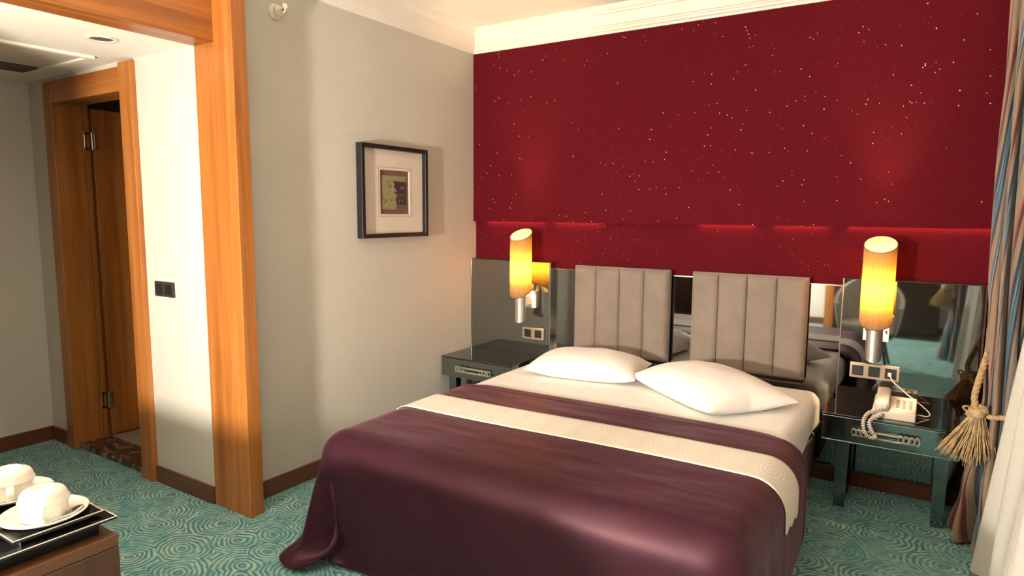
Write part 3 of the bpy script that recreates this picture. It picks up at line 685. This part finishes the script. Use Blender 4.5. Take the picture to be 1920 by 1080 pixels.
# ================================================================= TELEPHONE
tp = thing('telephone', 'beige corded telephone on the mirrored bedside table', 'telephone', (2.56, -.17, .4602))
tx0, tx1, ty0, ty1, tz = 2.475, 2.648, -.285, -.085, .4602
bm = bx(tx0, tx1, ty0, ty1, tz, tz + .045, .006, 3)
for v in bm.verts:
    if v.co.z > tz + .02: v.co.z += (v.co.y - ty0) / (ty1 - ty0) * .028 - .008
obj('body', bm, 'phone', tp, True, angle=40)
def tz_top(y): return tz + .037 + (y - ty0) / (ty1 - ty0) * .028
bm = B()
for i in range(3):
    for j in range(4):
        x, y = tx0 + .092 + i * .025, ty0 + .055 + j * .027; box(bm, (x, y, tz_top(y) - .001), (x + .013, y + .013, tz_top(y + .013) + .003), .0012)
obj('keypad', bm, 'phone_key', tp)
def hs(u, v):
    y = ty0 - .006 + u * .198; a = 2 * math.pi * v; w = .029 * (1 - .04 * math.sin(math.pi * u)); h = .017 + .006 * abs(2 * u - 1) ** 3
    e = 1 if .03 < u < .97 else .55
    zc = tz_top(y) + .020 + .010 * math.sin(math.pi * u)
    return Vector((tx0 + .038 + w * e * math.copysign(abs(math.cos(a)) ** .6, math.cos(a)), y, zc + h * e * math.copysign(abs(math.sin(a)) ** .6, math.sin(a))))
bm = grid(hs, 24, 20); bmesh.ops.remove_doubles(bm, verts=bm.verts, dist=.0002); bmesh.ops.holes_fill(bm, edges=[e for e in bm.edges if e.is_boundary])
obj('handset', bm, 'phone', tp, True, angle=50)
obj('handset_cord', coil([(2.53, -.296, .515), (2.505, -.312, .507), (2.470, -.325, .492), (2.452, -.345, .470), (2.448, -.358, .440), (2.455, -.362, .405), (2.480, -.364, .385), (2.50, -.362, .392), (2.482, -.362, .42), (2.472, -.357, .45), (2.486, -.340, .474), (2.505, -.315, .478), (2.515, -.292, .478)], .0065, .0030, 44, 9), 'phone', tp, True)
lc = smoothpath([(2.529, -.058, .617), (2.545, -.075, .59), (2.60, -.085, .545), (2.665, -.10, .50), (2.70, -.125, .474), (2.695, -.155, .466), (2.67, -.16, .466), (2.649, -.16, .468)], 60)
obj('line_cord', tube(lc, .0028, 7), 'phone', tp, True)
# ================================================================= DRAPES
def drape_bundle(cx, cy, label, phase, zt, grp):
    zs = [(2.43, .105, .215), (1.8, .100, .205), (1.2, .092, .19), (.80, .078, .16), (.62, .070, .13), (.45, .088, .15), (.2, .130, .19), (.015, .160, .215)]
    def rad(z):
        for (za, ax, ay), (zb, bx_, by) in zip(zs, zs[1:]):
            if z >= zb:
                t = (z - zb) / (za - zb); t = t * t * (3 - 2 * t); return bx_ + (ax - bx_) * t, by + (ay - by) * t
        return zs[-1][1:]
    def f(u, v):
        z = .015 + (2.43 - .015) * v; rx, ry = rad(z)
        tw = .55 * math.sin((z - .6) * 1.7 + phase) + .25 * z
        a = 2 * math.pi * u
        fold = .20 * math.cos(9 * a + tw * 3) + .10 * math.cos(5 * a - tw * 4 + 1) + .07 * math.sin(14 * a + 2 * z)
        if z < .62: fold *= 1 + .4 * (.62 - z) / .6
        k = (1 + fold) / 1.22
        a2 = a + .10 * math.sin(9 * a + tw * 3 + 1)
        return Vector((cx + rx * k * math.cos(a2), cy + ry * k * math.sin(a2), z))
    bm = grid(f, 260, 90, uv=lambda u, v: (u * 8 + .62 * math.sin(v * 4.2 + phase) + phase, v * 2.4), closed_u=True)
    return obj('curtain', bm, 'stripes', None, True, label=label, cat='curtain', group=grp)
drape_bundle(2.958, -.30, 'striped beige, blue and rust drape tied back beside the telephone table', .3, .6, 'striped drapes')
drape_bundle(2.93, -3.95, 'striped drape at the near end of the window', 1.9, .6, 'striped drapes')
def rope_twist(P, r, bm=None, strands=3, pitch=.022):
    C = smoothpath(P, 90); n = len(C); bm = bm or B(); L = [0]
    for a, b in zip(C, C[1:]): L.append(L[-1] + (b - a).length)
    nv = None; fr = []
    for i in range(n):
        T = (C[min(i + 1, n - 1)] - C[max(i - 1, 0)]).normalized(); nv = T.orthogonal().normalized() if nv is None else (nv - T * nv.dot(T)).normalized(); fr.append((nv.copy(), T.cross(nv)))
    for s in range(strands):
        tube([C[i] + (fr[i][0] * math.cos(L[i] / pitch * 2 + s * 2 * math.pi / strands) + fr[i][1] * math.sin(L[i] / pitch * 2 + s * 2 * math.pi / strands)) * r * .5 for i in range(n)], r * .62, 6, bm)
    return bm
def tieback(cx, cy, z, kx, ky, label, hx, spread=.088):
    t = thing('curtain_tieback', label, 'tieback', (kx, ky, z - .26), 'jute rope tiebacks')
    rx, ry = .082, .145
    loop = [(cx + rx * math.cos(a), cy + ry * math.sin(a), z + .025 * math.cos(a)) for a in np.linspace(math.radians(195), math.radians(395), 9)]
    obj('rope', rope_twist([(kx, ky, z + .005)] + loop, .0105), 'rope', t, True)
    obj('rope', rope_twist([(kx - .002, ky, z), (kx - .012, ky + .02, z + .05), (kx + .002, ky + .07, z + .12), (kx + .028, ky + .16, z + .22), (hx, ky + .30, z + .30)], .0125), 'rope', t, True)
    bm = B()
    for k in range(3): tube([(kx + (.022 + .004 * k) * math.cos(a), ky - .006 + .02 * math.sin(a), z - .004 * k + .016 * math.sin(a + k * 1.3)) for a in np.linspace(0, 2 * math.pi, 20)], .012, 7, bm)
    obj('knot', bm, 'rope', t, True)
    obj('loop', tube(smoothpath([(kx - .02, ky, z + .004), (kx - .036, ky - .01, z + .016), (kx - .050, ky - .012, z + .010), (kx - .04, ky - .008, z - .003), (kx - .02, ky, z - .008)], 24), .0042, 7), 'rope', t, True)
    bm = B()
    for k in range(230):
        a = random.uniform(0, 2 * math.pi); rr = math.sqrt(random.random())
        ex = (-.030 + rr * math.cos(a) * spread); ey = rr * math.sin(a) * spread * .6
        ln = random.uniform(.185, .225) - .03 * abs(ex + .03) / spread
        sx, sy = rr * .02 * math.cos(a), rr * .02 * math.sin(a)
        P = []
        for q in np.linspace(0, 1, 7):
            P.append((kx + sx + ex * q ** 1.1 + random.uniform(-1, 1) * .0035 * (q > 0), ky - .008 + sy + ey * q ** 1.1 + random.uniform(-1, 1) * .0035 * (q > 0), z - .008 - ln * q))
        tube(P, [.0026] * 5 + [.0022, .0014], 4, bm)
    obj('tassel_fringe', bm, 'rope', t, True, kind='stuff', label='frayed jute tassel strands')
tieback(2.958, -.30, .585, 2.862, -.395, 'jute rope tieback with frayed tassel beside the telephone table', 2.90)
tieback(2.93, -3.95, .72, 2.80, -3.90, 'jute rope tieback on the drape at the near end of the window', 2.86)
obj('curtain_track', boxes((2.86, YN + .1, 2.431, 3.03, -.02, 2.46, .004)), 'white_pl', None, label='white curtain track under the cornice at the window wall', cat='curtain track')
def sheer(u, v):
    z = .012 + (2.43 - .012) * v; y = -.50 - 3.0 * u
    b = 1 - v
    x = 2.935 + .075 * z + (.020 + .018 * b) * math.sin(u * 70 + .8 * math.sin(v * 3) + 1.2) + .012 * math.sin(u * 173 + 2) - .02 * b * math.sin(u * 24)
    y += .14 * (z / .96) * max(0, 1 - u * 6) * -1 * .5
    return Vector((x, y, z))
sh = obj('sheer_curtain', grid(sheer, 420, 24), 'sheer', None, True, label='white sheer curtain hanging along the window', cat='curtain')
# ================================================================= DESK, TRAY, CUPS
dk = thing('desk', 'walnut desk end in the foreground carrying the black tray', 'desk', (.70, -3.32, 0))
DX, DY, DZ = 1.332, -3.037, .75
obj('top', bx(.025, DX, DY - .58, DY, .725, DZ, .0025), 'desk_top', dk)
obj('end_panel', bx(DX - .03, DX, DY - .58, DY, 0, .7245, .0025), 'desk', dk)
obj('end_panel', bx(.025, .055, DY - .58, DY, 0, .7245, .0025), 'desk', dk)
obj('back_panel', bx(.0555, DX - .0305, DY - .025, DY - .005, .05, .7245), 'desk', dk)
obj('shelf', bx(.0555, DX - .0305, DY - .57, DY - .0255, .35, .37), 'desk', dk)
for k in range(2):
    a = .06 + k * .62; d = obj('drawer_front', bx(a, a + .61, DY - .578, DY - .558, .56, .72, .002), 'desk', dk); obj('knob', lathe([(0, 0), (.008, 0), (.006, .012), (.012, .02), (0, .024)], seg=14, M4=Matrix.Translation((a + .305, DY - .578, .64)) @ Matrix.Rotation(math.pi / 2, 4, 'X')), 'chrome', d, True)
ty = thing('serving_tray', 'black lacquer tray on the walnut desk corner', 'tray', (1.1, -3.25, DZ))
T0 = DZ + .0005
obj('base', bx(.86, 1.302, -3.44, -3.058, T0, T0 + .022, .002), 'lacquer', ty)
def flange(x0, x1, y0, y1, z, out, h, th=.004):
    bm = B(); a = []
    for o_, zz in ((0, z), (out, z + h), (out - .002, z + h + th), (-.012, z + .003)):
        a.append([bm.verts.new(p) for p in ((x0 - o_, y0 - o_, zz), (x1 + o_, y0 - o_, zz), (x1 + o_, y1 + o_, zz), (x0 - o_, y1 + o_, zz))])
    for p, q in zip(a, a[1:] + a[:1]):
        for k in range(4): bm.faces.new((p[k], p[(k + 1) % 4], q[(k + 1) % 4], q[k]))
    return bm
obj('outer_rim', flange(.86, 1.302, -3.44, -3.058, T0 + .0225, .024, .006), 'lacquer', ty)
it = thing('small_tray', 'narrow black tray holding the cup nearest the desk corner', 'tray', (1.16, -3.125, T0 + .0225))
obj('base', bx(.98, 1.285, -3.185, -3.066, T0 + .0226, T0 + .032, .001), 'lacquer', it)
obj('rim', flange(.98, 1.285, -3.185, -3.066, T0 + .0322, .018, .008), 'lacquer', it)
def rim_edge(x0, x1, y0, y1, z, parent):
    for p, q in (((x0, y0), (x1, y0)), ((x1, y0), (x1, y1)), ((x1, y1), (x0, y1)), ((x0, y1), (x0, y0))): obj('rim_edge', tube([(*p, z), (*q, z)], .0013, 6), 'steel', parent)
rim_edge(.837, 1.325, -3.463, -3.035, T0 + .0330, ty)
rim_edge(.963, 1.302, -3.202, -3.049, T0 + .0445, it)
def cup_set(cx, cy, z, ha, lab_c, lab_s):
    obj('saucer', lathe([(0, .0005), (.039, .0005), (.043, .003), (.061, .010), (.0735, .017), (.0745, .0195), (.0715, .020), (.056, .013), (.041, .008), (0, .007)], (cx, cy, z), 48), 'porcelain', None, True, label=lab_s, cat='saucer', group='white saucers')
    z2 = z + .0085
    c = thing('cup', lab_c, 'cup', (cx, cy, z2), 'white upturned cups')
    obj('body', lathe([(.037, 0), (.0390, 0), (.0405, .004), (.0410, .030), (.0430, .032), (.0437, .0345), (.0430, .037), (.0412, .0385), (.0395, .047), (.0345, .0545), (.0265, .0585), (.0215, .0593), (.0205, .0603), (.0195, .0595), (0, .0592)], (cx, cy, z2), 48), 'porcelain', c, True)
    d = Vector((math.cos(ha), math.sin(ha), 0)); s = Vector((-d.y, d.x, 0)); bm = B(); o0 = Vector((cx, cy, z2))
    path = smoothpath([d * .040 + Vector((0, 0, .031)), d * .052 + Vector((0, 0, .031)), d * .062 + Vector((0, 0, .025)), d * .063 + Vector((0, 0, .015)), d * .055 + Vector((0, 0, .006)), d * .0400 + Vector((0, 0, .005))], 18)
    rr = []
    for i, p in enumerate(path):
        T = (path[min(i + 1, 17)] - path[max(i - 1, 0)]).normalized(); n_ = s.cross(T)
        rr.append([bm.verts.new(o0 + p + s * (.0075 * math.cos(q)) + n_ * (.003 * math.sin(q))) for q in np.linspace(0, 2 * math.pi, 12, endpoint=False)])
    for a, b in zip(rr, rr[1:]):
        for k in range(12): bm.faces.new((a[k], a[(k + 1) % 12], b[(k + 1) % 12], b[k]))
    obj('handle', bm, 'porcelain', c, True)
TZ2 = T0 + .0325
cup_set(1.225, -3.120, TZ2, math.radians(-28), 'white upturned porcelain cup nearest the desk corner', 'white saucer nearest the desk corner, with a spoon on it')
cup_set(1.06, -3.115, TZ2, math.radians(-20), 'white upturned porcelain cup at the left edge of the photo', 'white saucer at the left edge of the photo')
def spoon(P, label):
    C = smoothpath(P, 30); bm = B(); rr = []
    s = (C[-1] - C[0]).cross(Vector((0, 0, 1))).normalized()
    for i, p in enumerate(C):
        t = i / 29; w = .0025 + .0015 * (1 - t) if t < .68 else .0025 + .0095 * math.sin(min(1, (t - .68) / .32) * math.pi) ** .6
        h = .0011; dip = -.003 * math.sin(max(0, (t - .68) / .32) * math.pi)
        rr.append([bm.verts.new(p + s * w), bm.verts.new(p + Vector((0, 0, h + dip))), bm.verts.new(p - s * w), bm.verts.new(p + Vector((0, 0, -h + dip)))])
    for a, b in zip(rr, rr[1:]):
        for k in range(4): bm.faces.new((a[k], a[(k + 1) % 4], b[(k + 1) % 4], b[k]))
    bm.faces.new(rr[0]); bm.faces.new(rr[-1][::-1])
    obj('teaspoon', bm, 'steel', None, True, label=label, cat='spoon')
spoon([(1.272, -3.168, TZ2 + .019), (1.274, -3.150, TZ2 + .0155), (1.274, -3.11, TZ2 + .0155), (1.264, -3.068, TZ2 + .0215)], 'small steel teaspoon lying on the saucer beside the cup')
kt = thing('cup_shading_kettle', 'added unseen steel pot on the black tray, shading the cups', 'cup_shading_kettle', (1.095, -3.345, T0 + .0225))  # added out of view to keep the globe lamp's light off the cups
KX, KY, KZ = 1.095, -3.345, T0 + .0228
obj('body', lathe([(0, 0), (.076, 0), (.082, .006), (.080, .07), (.068, .130), (.060, .137), (0, .137)], (KX, KY, KZ), 36), 'steel', kt, True, angle=50)
obj('lid', lathe([(0, .1375), (.058, .1375), (.052, .150), (.02, .157), (.008, .159), (.011, .169), (0, .173)], (KX, KY, KZ), 28), 'black', kt, True, angle=50)
obj('spout', tube([(KX, KY - .06, KZ + .08), (KX, KY - .093, KZ + .11), (KX, KY - .105, KZ + .128)], [.018, .012, .009], 12), 'steel', kt, True)
obj('handle', tube(smoothpath([(KX - .062, KY, KZ + .122), (KX - .105, KY, KZ + .125), (KX - .118, KY, KZ + .07), (KX - .080, KY, KZ + .02)], 16), .008, 10), 'black', kt, True)
# ================================================================= BEHIND THE CAMERA (seen in the mirrors / lighting the room)
fl = thing('floor_lamp', 'lit opal globe floor lamp behind the desk', 'lamp', (.85, -4.28, 0))
obj('foot', lathe([(0, 0), (.13, 0), (.13, .012), (.02, .025), (0, .025)], (.85, -4.28, 0), 32), 'alu', fl, True, angle=40)
obj('pole', tube([(.85, -4.28, .02), (.85, -4.28, 1.02)], .011, 12), 'alu', fl, True)
obj('collar', lathe([(0, 1.01), (.03, 1.01), (.035, 1.042), (0, 1.042)], (.85, -4.28, 0), 20), 'alu', fl, True)
obj('globe', lathe([(.085 * math.sin(q), 1.125 - .085 * math.cos(q)) for q in np.linspace(0, math.pi, 17)], (.85, -4.28, 0), 28), 'globe', fl, True)
cl_ = thing('ceiling_fill_lamp', 'added unseen round opal fill lamp above the bed foot', 'lamp', (1.6, -2.9, ZC - .09))  # added lamp, not in view: weak warm fill from the ceiling
M['dome'] = emit('ceiling fill glow', (1.0, .80, .55), CEIL_FILL_STRENGTH)
obj('rim', lathe([(0, -.001), (.17, -.001), (.175, -.02), (.165, -.025), (0, -.025)], (1.6, -2.9, ZC), 36), 'alu', cl_, True, angle=40)
obj('dome', lathe([(.16 * math.cos(q), -.0255 - .06 * math.sin(q)) for q in np.linspace(0, math.pi / 2, 9)], (1.6, -2.9, ZC), 36), 'dome', cl_, True)
# tub chair
ch = thing('tub_chair', 'cream leather tub chair reflected in the mirror', 'chair', (2.2, -3.18, 0))
def shell(inner):
    def f(u, v):
        a = math.radians(-20 + 220 * u) + math.pi          # open towards +Y
        rr = .29 - (.035 if inner else 0)
        hh = .56 + .24 * max(0, math.sin(math.pi * u)) ** 1.4
        zz = .30 + (hh - .30) * v; k = .80 + .20 * v ** .6
        return Vector((2.2 + rr * k * math.cos(a), -3.18 + rr * k * math.sin(a) * .95, zz))
    return f
bm = B(); n, m_ = 40, 10; Vi = [[bm.verts.new(shell(True)(i / n, j / m_)) for j in range(m_ + 1)] for i in range(n + 1)]; Vo = [[bm.verts.new(shell(False)(i / n, j / m_)) for j in range(m_ + 1)] for i in range(n + 1)]
for i in range(n):
    for j in range(m_):
        bm.faces.new((Vi[i][j], Vi[i][j + 1], Vi[i + 1][j + 1], Vi[i + 1][j])); bm.faces.new((Vo[i][j], Vo[i + 1][j], Vo[i + 1][j + 1], Vo[i][j + 1]))
    bm.faces.new((Vi[i][m_], Vo[i][m_], Vo[i + 1][m_], Vi[i + 1][m_])); bm.faces.new((Vi[i][0], Vi[i + 1][0], Vo[i + 1][0], Vo[i][0]))
for i in (0, n):
    for j in range(m_): bm.faces.new((Vi[i][j], Vo[i][j], Vo[i][j + 1], Vi[i][j + 1]))
obj('shell', bm, 'leather', ch, True, angle=50)
obj('seat_cushion', lathe([(0, .31), (.20, .31), (.225, .33), (.228, .38), (.21, .41), (.12, .42), (0, .422)], (2.2, -3.165, 0), 36), 'leather', ch, True)
obj('seat_base', lathe([(0, .27), (.21, .27), (.225, .30), (0, .3)], (2.2, -3.175, 0), 32), 'dark_wood', ch, True, angle=40)
for sx in (-1, 1):
    for sy in (-1, 1): obj('leg', tube([(2.2 + sx * .13, -3.18 + sy * .13, .27), (2.2 + sx * .19, -3.18 + sy * .19, 0)], [.016, .011], 10), 'dark_wood', ch, True)
wd = thing('wardrobe', 'dark wooden wardrobe at the near wall behind the camera', 'wardrobe', (2.2, YN + .3, 0))
obj('body', bx(1.72, 2.78, YN + .002, YN + .50, 0, 2.2, .003), 'dark_wood', wd)
for k in range(2):
    a = 1.73 + k * .523; d = obj('door', bx(a, a + .517, YN + .501, YN + .52, .08, 2.18, .002), 'dark_wood', wd)
    obj('handle', tube([(a + (.48 if k == 0 else .04), YN + .53, .95), (a + (.48 if k == 0 else .04), YN + .53, 1.2)], .006, 8), 'chrome', d, True)
obj('side_panel', bx(1.62, 1.7195, YN + .002, YN + .52, 0, 2.25, .003), 'wood_z', wd)
